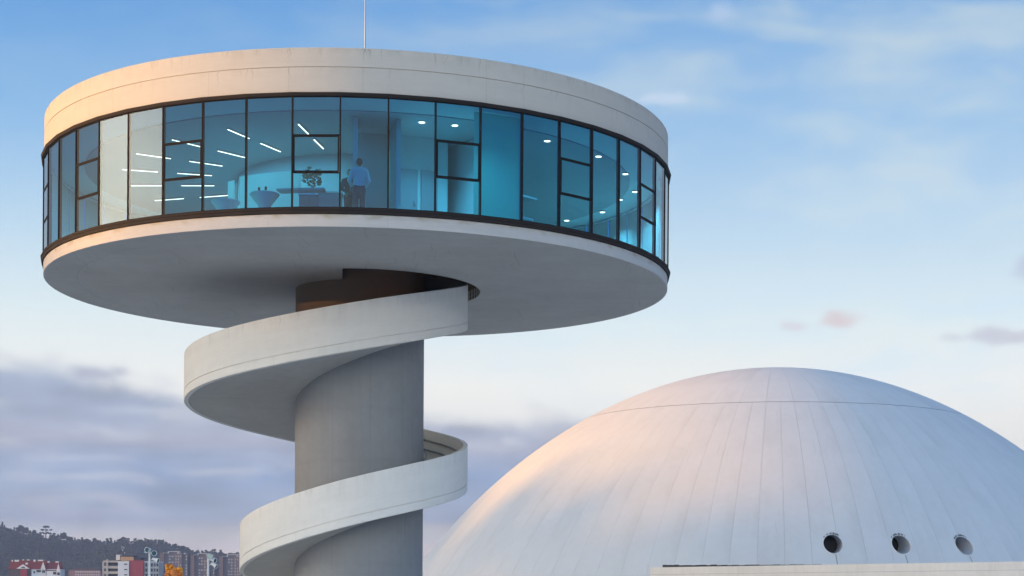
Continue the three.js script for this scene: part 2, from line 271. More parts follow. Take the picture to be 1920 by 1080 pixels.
// mullions and windows
{
  const chord = 2 * RW * Math.sin(PITCH / 2 * RAD), ap = RW * Math.cos(PITCH / 2 * RAD), hgt = headBot - sillTop;
  const mg = box(.038, hgt, .11, 0, sillTop + hgt / 2, RW - .035);
  const bar = (y, h, d = .06) => box(chord - .047, h, d, 0, y, ap - .02);
  const paneGeo = (y0, y1, w = chord - .042, out = 0) => { const g = new THREE.PlaneGeometry(w, y1 - y0); g.translate(0, (y0 + y1) / 2, ap + out); return g; };
  const full = paneGeo(sillTop, headBot), T1 = Y(13.015), T2 = Y(11.985);
  const upper = paneGeo(T1 + .016, headBot), mid = paneGeo(T2 + .05, T1 - .05, chord - .12), low = paneGeo(sillTop, T2 - .016);
  const tr1 = bar(T1, .026), tr2 = bar(T2, .026);
  const sash = (() => { const w = chord - .062, y0 = T2 + .02, y1 = T1 - .02, t = .035; return merge([box(w, t, .05, 0, y0 + t / 2, ap - .01), box(w, t, .05, 0, y1 - t / 2, ap - .01), box(t, y1 - y0 - 2 * t, .05, -w / 2 + t / 2, (y0 + y1) / 2, ap - .01), box(t, y1 - y0 - 2 * t, .05, w / 2 - t / 2, (y0 + y1) / 2, ap - .01)]); })();
  const stopLow = box(chord - .058, .02, .05, 0, sillTop + .01, ap - .01), stopHigh = box(chord - .058, .02, .05, 0, headBot - .01, ap - .01), blind = box(chord - .1, hgt - .06, .008, 0, sillTop + hgt / 2, ap - .22), blindRoll = new THREE.CylinderGeometry(.04, .04, chord - .1, 12).rotateZ(Math.PI / 2).translate(0, headBot - .07, ap - .26);
  for (let k = -24; k < 24; k++) {
    const m = part('mullion', mg, M.frame, tower); m.rotation.y = (MUL0 + PITCH * k) * RAD;
    const w = new THREE.Group(); w.name = 'window'; w.rotation.y = (MUL0 + PITCH * (k + .5)) * RAD; tower.add(w);
    part('frame', stopLow, M.frame, w); part('frame', stopHigh, M.frame, w);
    const mid0 = ((MUL0 + PITCH * (k + .5)) % 360 + 360) % 360; if (mid0 > 84 && mid0 < 279) { part('roller_blind', blind, M.blind, w); part('blind_roll', blindRoll, M.white, w); }
    if (((k % 3) + 3) % 3 === 2) { part('pane', upper, M.glass, w); part('pane', mid, M.glass, w); part('pane', low, M.glass, w); part('transom', tr1, M.frame, w); part('transom', tr2, M.frame, w); part('sash', sash, M.frame, w); }
    else part('pane', full, M.glass, w);
  }
}
// inside the deck
part('deck_floor', ring([[9.85, sillTop - .07], [HOLE + .12, sillTop - .07]], 96), M.floor, tower);
part('perimeter_ceiling', ring([[9.9, headBot - .005], [8.75, headBot - .03]], 96), M.ceilingStrip, tower);
part('inner_ceiling', ring([[8.75, headBot - .03], [8.75, headBot - .06], [RC, headBot - .06]], 96), M.ceiling, tower);
{
  const prof = [], y0 = soffitY + .002;               // boarded stairwell lining
  for (let y = y0; y < headBot - .15; y += .14) prof.push([HOLE, y], [HOLE, y + .125], [HOLE + .012, y + .127], [HOLE + .012, y + .138]);
  part('stairwell_lining', ring(prof, 96, -2.6, 357.4), M.board, tower);
  part('stairwell_wall', ring([[HOLE + .06, sillTop - .07], [HOLE + .06, headBot - .061]], 120), M.inWall, tower);
  part('curved_screen', ring([[5.6, sillTop - .07], [5.6, Y(13.1)], [5.7, Y(13.1)], [5.7, sillTop - .07]], 40, -34, -13), M.inPale, tower);
  part('curved_screen', ring([[5.6, sillTop - .07], [5.6, Y(13.02)], [5.7, Y(13.02)], [5.7, sillTop - .07]], 8, -39, -36), M.inPale, tower);
  const radial = (deg, r0, r1, h, t, m) => { const g = box(t, h, r1 - r0, 0, sillTop - .07 + h / 2, (r0 + r1) / 2); g.rotateY(deg * RAD); return part('partition', g, m, tower); };
  radial(4.5, 6.9, 8.3, 3.0, .14, M.inWall); radial(13, 4.2, 8.2, 3.0, .12, M.inWall); radial(33.5, 4.1, 9.6, 3.0, .12, M.inWall); radial(38, 4.1, 8.6, 3.0, .12, M.inWall); radial(150, 4.1, 9.7, 3.0, .12, M.inWall);
  part('curved_wall', ring([[6.3, sillTop - .07], [6.3, headBot - .062], [6.42, headBot - .062], [6.42, sillTop - .07]], 24, 5, 29), M.inWall, tower);
  part('drawn_blind', ring([[9.6, headBot - .04], [9.6, sillTop - .07]], 24, 24.6, 33.4), new THREE.MeshPhysicalMaterial({ color: new THREE.Color().setRGB(.25, .64, .54), roughness: 1, transmission: .42, thickness: 0 }), tower);
  const door = (deg, r, w, h) => { const g = box(w, h, .05, 0, sillTop - .07 + h / 2, r); g.rotateY(deg * RAD); const d = part('door', g, M.inDoor, tower); const hg = box(.03, .14, .06, w / 2 - .09, sillTop + 1.0, r + .05); hg.rotateY(deg * RAD); part('handle', hg, M.steel, d); };
  door(16.6, 6.46, .85, 2.05); door(23.6, 6.46, .5, 2.05);
  const shelf = (deg0, deg1, r, y) => part('shelf', ring([[r, y], [r, y + .06], [r + .4, y + .06], [r + .4, y], [r, y]], 10, deg0, deg1), M.counter, tower);
  shelf(36, 52, 6.9, Y(12.5)); shelf(36, 54, 6.6, Y(11.95)); shelf(-12, -2, 7.5, Y(12.0));
}
// spiral ramp
const rampR = (() => {
  const c = curve([[-215, 3.5], [-90, 3.5], [-60, 3.55], [-30, 3.74], [0, 4.02], [15, 4.28], [30, 4.62], [45, 5.04], [55, 5.32], [65, 5.52], [75, 5.64], [84, 5.66], [95, 5.55], [108, 5.27], [121, 4.86], [133, 4.44], [145, 4.12], [160, 3.86], [190, 3.64], [225, 3.6], [246, 3.56], [270, 3.52], [300, 3.56], [330, 3.50], [355, 3.36], [375, 3.28], [392, 3.31], [409, 3.44], [424, 3.57], [441, 3.78], [455, 3.96], [480, 4.0], [520, 3.8], [560, 3.6], [620, 3.55]]);
  return (s) => { let t = 0, n = 0; for (let k = -3; k <= 3; k++) { const w = 4 - Math.abs(k); t += w * c(s + k * 4); n += w; } return t / n; };
})();
const rampH = (s) => Y(7.96 - 0.01465 * s);
function rampSweep(section, s0, s1, step = 2.5, creased = 0.6) {   // section(s) -> [[r, y], ...] closed ring of points
  const parts = [], S = []; for (let s = s0; s <= s1 + 1e-6; s += step) S.push(s);
  const secs = S.map(section), n = secs[0].length, P = (s, [r, y]) => [r * Math.sin(-s * RAD), y, r * Math.cos(-s * RAD)];
  for (let k = 0; k < n; k++) {
    const rows = S.map((s, i) => [P(s, secs[i][k]), P(s, secs[i][(k + 1) % n])]);
    const dv = (i) => Math.hypot(secs[i][(k + 1) % n][0] - secs[i][k][0], secs[i][(k + 1) % n][1] - secs[i][k][1]);
    parts.push(gridGeo(rows, (i, j) => [S[i] * RAD * 3.9, (Math.abs(secs[i][(k + 1) % n][1] - secs[i][k][1]) > .1 ? secs[i][k][1] - rampH(S[i]) : secs[i][k][0]) + j * dv(i)]));
  }
  for (const end of [0, S.length - 1]) { const sh = new THREE.Shape(secs[end].map(([r, y]) => new THREE.Vector2(r, y))); const g = new THREE.ShapeGeometry(sh), p = g.attributes.position; for (let i = 0; i < p.count; i++) p.setXYZ(i, ...P(S[end], [p.getX(i), p.getY(i)])); g.computeVertexNormals(); parts.push(g); }
  return merge(parts);
}
const WALLH = 1.48, WT = .15;
{
  const ramp = new THREE.Group(); ramp.name = 'spiral_ramp'; tower.add(ramp);
  const S0 = -205, S1 = 617;
  part('parapet_wall', rampSweep((s) => { const r = rampR(s), y = rampH(s); return [[r - WT, y], [r - .012, y], [r, y + .012], [r, y + .258], [r - .03, y + .262], [r - .03, y + .282], [r, y + .286], [r, y + WALLH - .015], [r - .015, y + WALLH], [r - WT + .01, y + WALLH], [r - WT, y + WALLH - .01]]; }, S0, S1), M.ramp, ramp);
  part('ramp_slab', rampSweep((s) => { const r = rampR(s) - WT - .012, y = rampH(s); return [[RC - .03, y + .012], [r, y + .008], [r, y + .22], [RC - .03, y + .22]]; }, S0, S1), M.soffit, ramp);
  part('core_shade_sleeve', rampSweep((s) => { const y = rampH(s) + .21; return [[RC - .02, y], [RC + .012, y], [RC + .012, headBot - .1], [RC - .02, headBot - .1]]; }, S0, 95), flat(.20, .14, .10, .8), ramp);  // added sleeve, its dark brown stands in for shade between ramp and deck
  const rail = (f, dy, r0, s0, s1, rad) => { const pts = []; for (let s = s0; s <= s1; s += 6) { const r = f(s); pts.push(V(r * Math.sin(-s * RAD), rampH(s) + dy, r * Math.cos(-s * RAD))); } return tube(pts, rad, 8, false, pts.length * 2); };
  for (const dy of [1.13, .80]) part('handrail', rail((s) => rampR(s) - WT - .085, dy, 0, -60, 560, .028), M.steel, ramp);
  for (const dy of [1.10, .78]) part('handrail', rail(() => RC + .10, dy, 0, -60, 560, .024), M.steel, ramp);
  const br = new THREE.CylinderGeometry(.012, .012, .1, 6); br.rotateX(Math.PI / 2);
  const brs = []; for (let s = 190; s < 300; s += 22) for (const dy of [1.13, .80]) { const g = br.clone(); g.translate(0, rampH(s) + dy - .03, rampR(s) - WT - .045); g.rotateY(-s * RAD); brs.push(g); }
  part('rail_bracket', merge(brs), M.black, ramp);
}
// mast on the roof
{
  const m = thing('lightning_mast', 'thin grey mast standing upright on the flat roof of the tower', 'mast', [-5.98, headTop + .25, -61.5]);
  const g = new THREE.CylinderGeometry(.022, .03, 8, 10); g.translate(0, 4, 0); part('pole', g, M.steel, m);
  const b = new THREE.CylinderGeometry(.12, .14, .12, 14); b.translate(0, .06, 0); part('foot', b, M.steel, m);
}

// ------------------------------------------------------------------ lamps inside the deck
{
  const bodyG = box(.045, .045, 1.0, 0, .0225, 0), glowG = box(.03, .012, .98, 0, -.006, 0);
  const make = (deg, r, len, label) => {
    const o = thing('linear_ceiling_lamp', label, 'ceiling lamp', [TX + r * Math.sin(deg * RAD), headBot - .112, TZ + r * Math.cos(deg * RAD)], deg * RAD, 'lit linear lamps in spokes under the deck ceiling');
    const b = part('housing', bodyG, M.white, o); b.scale.z = len; const t = part('diffuser', glowG, M.glow, o); t.scale.z = len;
    const l = new THREE.RectAreaLight(new THREE.Color().setRGB(.9, .97, 1), 125, .04, len * .98); l.rotation.x = -Math.PI / 2; l.position.y = -.02; o.add(l);
  };
  for (let k = 0; k < 9; k++) { const a = -8 - 16.7 * k; for (const [r, l] of [[7.05, 1.12], [5.35, 1.1]]) make(a, r, l, 'lit linear lamp on the deck ceiling, one of the spokes behind the left windows'); }
  const cup = new THREE.LatheGeometry([[.0, .02], [.085, .02], [.115, .0], [.12, .0], [.12, .02]].map(([x, y]) => new THREE.Vector2(x, y)), 24), disc = new THREE.CylinderGeometry(.085, .085, .012, 24);
  for (const [deg, r] of [[17.9, 8.05], [24.8, 8.1], [46.8, 8.3], [63, 8.55], [79, 8.7], [95, 9.0], [103, 8.75], [116, 8.9], [128, 8.6]]) {
    const o = thing('round_downlight', 'lit round downlight in the deck ceiling behind the right windows', 'ceiling lamp', [TX + r * Math.sin(deg * RAD), headBot - .082, TZ + r * Math.cos(deg * RAD)], 0, 'lit round downlights round the right half of the deck');
    part('trim', cup, M.white, o); const d = part('lens', disc, M.glow, o); d.position.y = .002;
    const l = new THREE.SpotLight(new THREE.Color().setRGB(.95, .97, .95), 20, 0, 1.15, .6, 2); l.position.y = -.03; l.target.position.set(0, -3, 0); l.shadow.radius = 4; o.add(l, l.target);
  }
}

// ------------------------------------------------------------------ the dome
const DX = 13.208, DZ = -105, DA = 21.95, DB = 14.6, DH0 = -0.6228, DQ = 1.2256, RINGH = 10.93;
const domeR = (h) => { const k = Math.max(0, (h - DH0) / DB); return DA * Math.sqrt(Math.max(0, 1 - k ** DQ)); };
const dome = thing('white_dome', 'large white concrete dome of narrow gore panels rising at the right', 'dome', [DX, EYE, DZ]);
{
  const THK = .05, ev = new Evaluator(); ev.attributes = ['position', 'normal', 'uv']; ev.useGroups = false;
  const nrm = (h) => { const e = .02, dr = (domeR(h + e) - domeR(h - e)) / (2 * e); const L = Math.hypot(1, dr); return [1 / L, -dr / L]; };   // radial, up
  // one gore: heights hs, half angle, joint half width; solid, smooth outside
  function gore(hs, half, gap) {
    const C = 3, pos = [], nor = [], uv = [], idx = [];
    const arc = [0]; for (let i = 1; i < hs.length; i++) arc.push(arc[i - 1] + Math.hypot(hs[i] - hs[i - 1], domeR(hs[i]) - domeR(hs[i - 1])));
    const ang = (h, j) => Math.max(half - gap / Math.max(domeR(h), .3), .0004) * (2 * j / (C - 1) - 1);
    const put = (p, n, t) => { pos.push(...p); nor.push(...n); uv.push(...t); return pos.length / 3 - 1; };
    const pt = (i, j, inn) => { const h = hs[i], [nr, ny] = nrm(h), r = domeR(h) - inn * THK * nr, y = h - inn * THK * ny, a = ang(h, j); return [[r * Math.sin(a), y, r * Math.cos(a)], [nr * Math.sin(a), ny, nr * Math.cos(a)], [a * r + 3, arc[i]]]; };
    const O = [], I = [];
    for (let i = 0; i < hs.length; i++) { O.push([]); I.push([]); for (let j = 0; j < C; j++) { const [p, n, t] = pt(i, j, 0); O[i].push(put(p, n, t)); const [q, m, t2] = pt(i, j, 1); I[i].push(put(q, m.map((x) => -x), t2)); } }
    const quad = (a, b, c, d) => idx.push(a, b, c, a, c, d);
    for (let i = 0; i < hs.length - 1; i++) for (let j = 0; j < C - 1; j++) { quad(O[i][j], O[i][j + 1], O[i + 1][j + 1], O[i + 1][j]); quad(I[i][j + 1], I[i][j], I[i + 1][j], I[i + 1][j + 1]); }
    for (let i = 0; i < hs.length - 1; i++) for (const j of [0, C - 1]) {
      const s = j ? 1 : -1, n = [s, 0, 0], q = [pt(i, j, 0), pt(i, j, 1), pt(i + 1, j, 1), pt(i + 1, j, 0)].map(([p, , t]) => put(p, n, t));
      if (s > 0) quad(q[0], q[1], q[2], q[3]); else quad(q[3], q[2], q[1], q[0]);
    }
    for (const i of [0, hs.length - 1]) for (let j = 0; j < C - 1; j++) { const s = i ? 1 : -1, q = [pt(i, j, 0), pt(i, j + 1, 0), pt(i, j + 1, 1), pt(i, j, 1)].map(([p, , t]) => put(p, [0, s, 0], t)); if (s > 0) quad(q[0], q[1], q[2], q[3]); else quad(q[3], q[2], q[1], q[0]); }
    const g = new THREE.BufferGeometry(); g.setAttribute('position', new THREE.Float32BufferAttribute(pos, 3)); g.setAttribute('normal', new THREE.Float32BufferAttribute(nor, 3)); g.setAttribute('uv', new THREE.Float32BufferAttribute(uv, 2)); g.setIndex(idx); return g;
  }
  const lowH = [], upH = []; for (let i = 0; i <= 26; i++) lowH.push(mix(-1.7, RINGH - .012, Math.sin(i / 26 * Math.PI / 2) * .25 + i / 26 * .75)); for (let i = 0; i <= 22; i++) upH.push(mix(RINGH + .012, DH0 + DB - .004, 1 - (1 - i / 22) ** 2));
  const LOW = 100, UP = 50, L0 = -2.1;
  const lowG = gore(lowH, 180 / LOW * RAD, .004), upG = gore(upH, 180 / UP * RAD, .004);
  const shiftUV = (g, d) => { const c = g.clone(), u = c.attributes.uv; for (let i = 0; i < u.count; i++) u.setXY(i, u.getX(i) + d, u.getY(i) + d * .7); return c; };
  const lowV = [0, 1, 2, 3, 4].map((k) => shiftUV(lowG, k * 1.9)), upV = [0, 1, 2].map((k) => shiftUV(upG, k * 2.3));
  const holes = [.85, 10.3, 19.75], HH = 3.36, HR = .49, tones = [M.dome, M.dome.clone(), M.dome.clone()];
  tones[1].color.multiplyScalar(.993); tones[2].color.multiplyScalar(1.006);
  const r = rng(5);
  for (let k = 0; k < LOW; k++) {
    const a = L0 + 3.6 * (k + .5), rel = ((a + 180) % 360 + 360) % 360 - 180;
    let g = lowV[Math.floor(r() * 5)]; const mat = tones[Math.floor(r() * 3)];
    const near = holes.filter((h) => Math.abs(h - rel) < 1.8 + 2.2);
    if (near.length) {
      let b = new Brush(g); b.updateMatrixWorld();
      for (const h of near) { const cg = new THREE.CylinderGeometry(HR, HR, 4, 48); cg.rotateX(Math.PI / 2); cg.translate(0, HH, 19.6); cg.rotateY((h - a) * RAD); const c = new Brush(cg); c.updateMatrixWorld(); b = ev.evaluate(b, c, SUBTRACTION); b.updateMatrixWorld(); }
      g = b.geometry;
    }
    part('gore_panel', g, mat, dome).rotation.y = a * RAD;
  }
  for (let k = 0; k < UP; k++) part('crown_panel', upV[Math.floor(r() * 3)], tones[Math.floor(r() * 3)], dome).rotation.y = (L0 + 7.2 * (k + .5)) * RAD;
  // structural shell just behind the panels, left open at the portholes
  const rows = [], NU = 720, hs = []; for (let i = 0; i <= 120; i++) hs.push(mix(-1.7, 13.9, i / 120));
  const pos = [], idx = []; for (const h of hs) for (let j = 0; j <= NU; j++) { const [nr, ny] = nrm(h), rr = domeR(h) - .045 * nr, t = j / NU * 2 * Math.PI; pos.push(rr * Math.sin(t), h - .045 * ny, rr * Math.cos(t)); }
  for (let i = 0; i < hs.length - 1; i++) for (let j = 0; j < NU; j++) {
    const hm = (hs[i] + hs[i + 1]) / 2, t = (j + .5) / NU * 360, rr = domeR(hm); let cut = false;
    for (const h of holes) { let d = t - h; if (d > 180) d -= 360; if (Math.hypot(d * RAD * rr, hm - HH) < HR + .14) cut = true; }
    if (cut) continue; const a = i * (NU + 1) + j, b = a + 1, c = a + NU + 1, e = c + 1; idx.push(a, b, e, a, e, c);
  }
  const sg = new THREE.BufferGeometry(); sg.setAttribute('position', new THREE.Float32BufferAttribute(pos, 3)); sg.setIndex(idx); sg.computeVertexNormals(); part('shell', sg, M.joint, dome);
  // portholes: a flush tube through the shell with a pale rim and a dark end
  for (const h of holes) {
    const p = new THREE.Group(); p.name = 'porthole'; p.rotation.y = h * RAD; dome.add(p);
    const N = 64, surf = (ro, f) => { const x = ro * Math.cos(f), y = HH + ro * Math.sin(f); return [x, y, Math.sqrt(domeR(y) ** 2 - x * x)]; };
    const row = (fn) => Array.from({ length: N + 1 }, (_, i) => fn(i / N * 2 * Math.PI));
    const rimRows = [row((f) => { const q = surf(.488, f); q[2] -= .06; return q; }), row((f) => { const q = surf(.488, f); q[2] += .022; return q; }), row((f) => { const q = surf(.445, f); q[2] += .022; return q; }), row((f) => { const q = surf(.445, f); q[2] -= .06; return q; })];
    part('rim', merge([0, 1, 2].map((k) => gridGeo([rimRows[k], rimRows[k + 1]], (i, j) => [j * .05, i * .05]))), flat(.80, .79, .78, .5), p);
    const back = 18.1;
    part('sleeve', gridGeo([row((f) => { const q = surf(.445, f); q[2] -= .05; return q; }), row((f) => [.445 * Math.cos(f), HH + .445 * Math.sin(f), back])], (i, j) => [j * .05, i]), flat(.62, .63, .66, .55), p);
    const d = new THREE.CircleGeometry(.447, 40); d.translate(0, HH, back + .01); part('pane', d, M.black, p);
    // drain mark and the grime above
    const strip = []; for (let i = 0; i <= 16; i++) { const y = mix(HH - .47, HH - 1.6, i / 16), rr = domeR(y) + .006, w = .022; strip.push([[.06 + i * .004 - w, y, rr], [.06 + i * .004 + w, y, rr]]); }
    part('drain_streak', gridGeo(strip, (i, j) => [j, i]), flat(.34, .37, .30, .9), p);
    const tufts = []; const rr2 = rng(Math.round(h * 10) + 3); for (let i = 0; i < 26; i++) { const f = Math.PI / 2 + .15 + (rr2() - .5) * 1.5, q = surf(.50 + rr2() * .02, f); const c = new THREE.ConeGeometry(.012 + .014 * rr2(), .05 + .09 * rr2(), 5); c.rotateX(-.6); c.rotateZ((rr2() - .5) * .8); c.translate(q[0], q[1] + .02, q[2] + .02); tufts.push(c); }
    part('moss', merge(tufts), flat(.10, .11, .11, 1), p);
  }
}

// ------------------------------------------------------------------ low wing in front of the dome
{
  const A = [(1218.5 - PX) / FOC * 83, -83], B0 = [(1920 - PX) / FOC * 70.7, -70.7], B = [mix(A[0], B0[0], 1.5), mix(A[1], B0[1], 1.5)];
  const L = Math.hypot(B[0] - A[0], B[1] - A[1]), top = EYE + 2.155, t = thing('low_wing', 'long low pale concrete building wing crossing before the dome at the lower right', 'building', [A[0], 0, A[1]], Math.atan2(-(B[1] - A[1]), B[0] - A[0]));
  const w = (y0, y1, z, d) => box(L, y1 - y0, d, L / 2, (y0 + y1) / 2, -d / 2 + z);
  part('wall', w(0, top - .328, 0, .3), M.wing, t);
  part('fascia', merge([w(top - .312, top, 0, .3)]), M.wing, t);
  part('joint', w(top - .328, top - .312, -.02, .2), M.joint, t);
  const side = box(.3, top - .02, 8, .15, (top - .02) / 2, -4.3); part('end_wall', side, M.wing, t);
  const rs = box(L, .2, 9, L / 2, top - .4, -4.8); part('roof', rs, M.bitumen, t);
  // torn bitumen upstand showing over the edge
  const rr = rng(9), up = []; let x = .4; while (x < 8.6) { const l = .12 + .3 * rr(), f = 1 - (x - .4) / 8.6, h = (.02 + .085 * f) * (.75 + .5 * rr()); up.push(box(l + .01, h + .3, .05 + .04 * rr(), x + l / 2, top - .15 + h / 2, -.38 - .05 * rr())); x += l; }
  part('roof_membrane', merge(up), M.bitumen, t);
}

// ------------------------------------------------------------------ the hills and their woods
const atPix = (x, y, Z) => { const a = x - PX, b = y - PY, c = Math.cos(.0065), s = Math.sin(.0065); return [(c * a + s * b) / FOC * Z, EYE - (-s * a + c * b) / FOC * Z, -Z]; };
const crestPix = curve([[-400, 930], [-200, 955], [-60, 975], [0, 985], [14, 998], [34, 999], [56, 1003], [72, 1007], [90, 1010], [120, 1012], [150, 1020], [185, 1021], [208, 1020], [228, 1026], [246, 1028], [262, 1023], [285, 1019], [305, 1020], [320, 1027], [340, 1032], [356, 1040], [372, 1045], [400, 1046], [450, 1045], [520, 1052], [620, 1064], [800, 1085], [1000, 1110], [1400, 1138]]);
const HZ = 2400;
const hillTop = (x) => Math.max(2, atPix(x, crestPix(x), HZ)[1]);
{
  const rows = []; const N = 160, R = 24;
  for (let i = 0; i <= R; i++) { const row = []; for (let j = 0; j <= N; j++) { const px = mix(-600, 1500, j / N), Z = HZ - 700 + i * 60, k = (Z - (HZ - 700)) / 700; const f = k <= 1 ? sst(0, 1.0, k) * .75 + k * .25 : 1 - sst(1, 2.1, k) * .9; const x = (px - PX) / FOC * HZ; row.push([x, Math.max(-1, hillTop(px) * f + (k < 1 ? 5 * fbm(px / 60, Z / 120, 3) * k * (1 - k) * 4 : 0)), -Z]); } rows.push(row); }
  const g = gridGeo(rows, (i, j) => [j, i]); setting('hill', g, flat(.05, .06, .042, 1));
}
// crowns: many small leaf clumps through an uneven volume
function clumpCrown(seed, n, shape, size) {
  const r = rng(seed), list = [], base = new THREE.IcosahedronGeometry(1, 0);
  for (let i = 0; i < n; i++) {
    const [x, y, z] = shape(r), g = base.clone(), p = g.attributes.position; const s = size * (.55 + .9 * r());
    g.rotateX(r() * 6); g.rotateY(r() * 6); g.scale(s * (.8 + .5 * r()), s * (.55 + .3 * r()), s * (.8 + .5 * r())); g.translate(x, y, z); list.push(g);
    for (let q = 0; q < p.count; q++) p.setXYZ(q, p.getX(q), p.getY(q), p.getZ(q));
  }
  return merge(list);
}
const leafM = [flat(.040, .050, .032, 1), flat(.032, .043, .030, 1), flat(.050, .054, .034, 1)], barkM = flat(.09, .075, .06, 1);
const shapes = {
  round: (r) => { const t = r() * 6.283, u = r(), q = Math.sqrt(r()); return [q * 3.4 * Math.cos(t) * Math.sin(Math.PI * (.15 + .8 * u)) ** .6, 6 + 7.5 * u, q * 3.4 * Math.sin(t) * Math.sin(Math.PI * (.15 + .8 * u)) ** .6]; },
  tall: (r) => { const t = r() * 6.283, u = r(), q = Math.sqrt(r()) * (2.9 * (1 - u * .75)); return [q * Math.cos(t), 5 + 12 * u, q * Math.sin(t)]; },
  umbrella: (r) => { const tier = Math.floor(r() * 3), t = r() * 6.283, q = Math.sqrt(r()) * [5.6, 5.4, 3.2][tier]; return [q * Math.cos(t) + (tier === 0 ? 1.2 : -.4), [9.5, 13, 16.5][tier] + r() * 1.6 - q * .12, q * Math.sin(t)]; },
};
const trunk = (h, r0, r1) => { const g = new THREE.CylinderGeometry(r1, r0, h, 6); g.translate(0, h / 2, 0); return g; };
{
  // the wood on the slopes: one mass
  const proto = [clumpCrown(31, 26, shapes.round, 1.5), clumpCrown(32, 24, shapes.tall, 1.25), clumpCrown(33, 28, shapes.round, 1.35)], r = rng(50);
  const all = [[], [], []], q = new THREE.Quaternion(), up = V(0, 1, 0);
  for (let k = 0; k < 9000; k++) {
    const px = mix(-420, 900, r()), t = r(), Z = HZ - 660 + 720 * Math.sqrt(t), kk = (Z - (HZ - 700)) / 700, f = kk <= 1 ? sst(0, 1, kk) * .75 + kk * .25 : 1;
    if (kk > .84 && px > -40 && px < 520) continue;
    const x = (px - PX) / FOC * HZ; const s = .62 + .5 * r(); q.setFromAxisAngle(up, r() * 6.28);
    all[Math.floor(r() * 3)].push(new THREE.Matrix4().compose(V(x, hillTop(px) * f - 4, -Z), q.clone(), V(s, s * (.8 + .35 * r()), s)));
  }
  const g = new THREE.Group(); g.name = 'wood'; g.userData = { label: 'hazy dark wood covering the hillside behind the houses at the lower left', category: 'wood', kind: 'stuff' }; scene.add(g);
  all.forEach((list, i) => { const m = new THREE.InstancedMesh(proto[i], leafM[i], list.length); m.name = 'tree_crowns'; list.forEach((x, k) => m.setMatrixAt(k, x)); m.userData = { kind: 'stuff' }; g.add(m); });
}
{
  // trees one by one along the skyline
  const kinds = { round: [80, shapes.round, 1.15], tall: [70, shapes.tall, 1.0], umbrella: [80, shapes.umbrella, 1.0] }, protos = {};
  for (const k of Object.keys(kinds)) protos[k] = [0, 1, 2].map((v) => [clumpCrown(60 + v * 7 + k.length, ...kinds[k]), trunk(k === 'umbrella' ? 16 : 9, k === 'umbrella' ? .8 : .5, .35)]);
  const r = rng(71), place = (kind, px, h, group, label) => {
    const v = protos[kind][Math.floor(r() * 3)], Z = HZ - 10 + 40 * (r() - .5), y = hillTop(px) - 5;
    const o = thing(kind === 'umbrella' ? 'pine_tree' : kind === 'tall' ? 'tall_tree' : 'round_tree', label, 'tree', [(px - PX) / FOC * Z, y, -Z], r() * 6.28, group);
    part('trunk', v[1], barkM, o); part('crown', v[0], leafM[Math.floor(r() * 3)], o); const native = kind === 'umbrella' ? 18.4 : kind === 'tall' ? 17.6 : 14.4; const s = (h + 5) / native; o.scale.set(s * (.9 + .25 * r()), s, s * (.9 + .25 * r()));
  };
  const top0 = curve([[-30, 968], [0, 974], [8, 984], [14, 990], [20, 993], [24, 987], [32, 985], [42, 984], [49, 986], [51, 997], [58, 995], [66, 991], [72, 1004], [80, 1004], [100, 1004], [112, 999], [120, 998], [127, 1003], [131, 1003], [142, 1007], [148, 1010], [153, 1016], [160, 1009], [168, 1014], [180, 1012], [187, 1013], [197, 1015], [207, 1009], [214, 1013], [222, 1012], [232, 1012], [242, 1019], [248, 1020], [254, 1016], [262, 1013], [270, 1011], [280, 1010], [290, 1010], [298, 1011], [304, 1015], [312, 1014], [320, 1020], [328, 1018], [336, 1023], [344, 1022], [354, 1026], [360, 1031], [370, 1037], [385, 1038], [402, 1037], [410, 1034], [420, 1036], [432, 1034], [445, 1036], [470, 1040], [500, 1046]]);
  const top = (x) => top0(x) + 2; let x = -28; while (x < 470) { const h = (crestPix(x) - top(x)) * HZ / FOC * (.72 + .46 * r()); if (Math.abs(x - 85) > 9) place(x > 250 || r() > .6 ? 'round' : 'tall', x, Math.max(5, h), x > 250 ? 'round-crowned trees along the right half of the ridge skyline' : 'trees along the left half of the ridge skyline', x > 250 ? 'dark tree on the ridge skyline above the brick apartment towers' : 'dark tree on the ridge skyline above the red-roofed houses'); x += 3.2 + 4.4 * r(); }
  place('umbrella', 85, 15.5, null, 'tall lone pine with flat tiered crown sticking out of the ridge skyline');
}
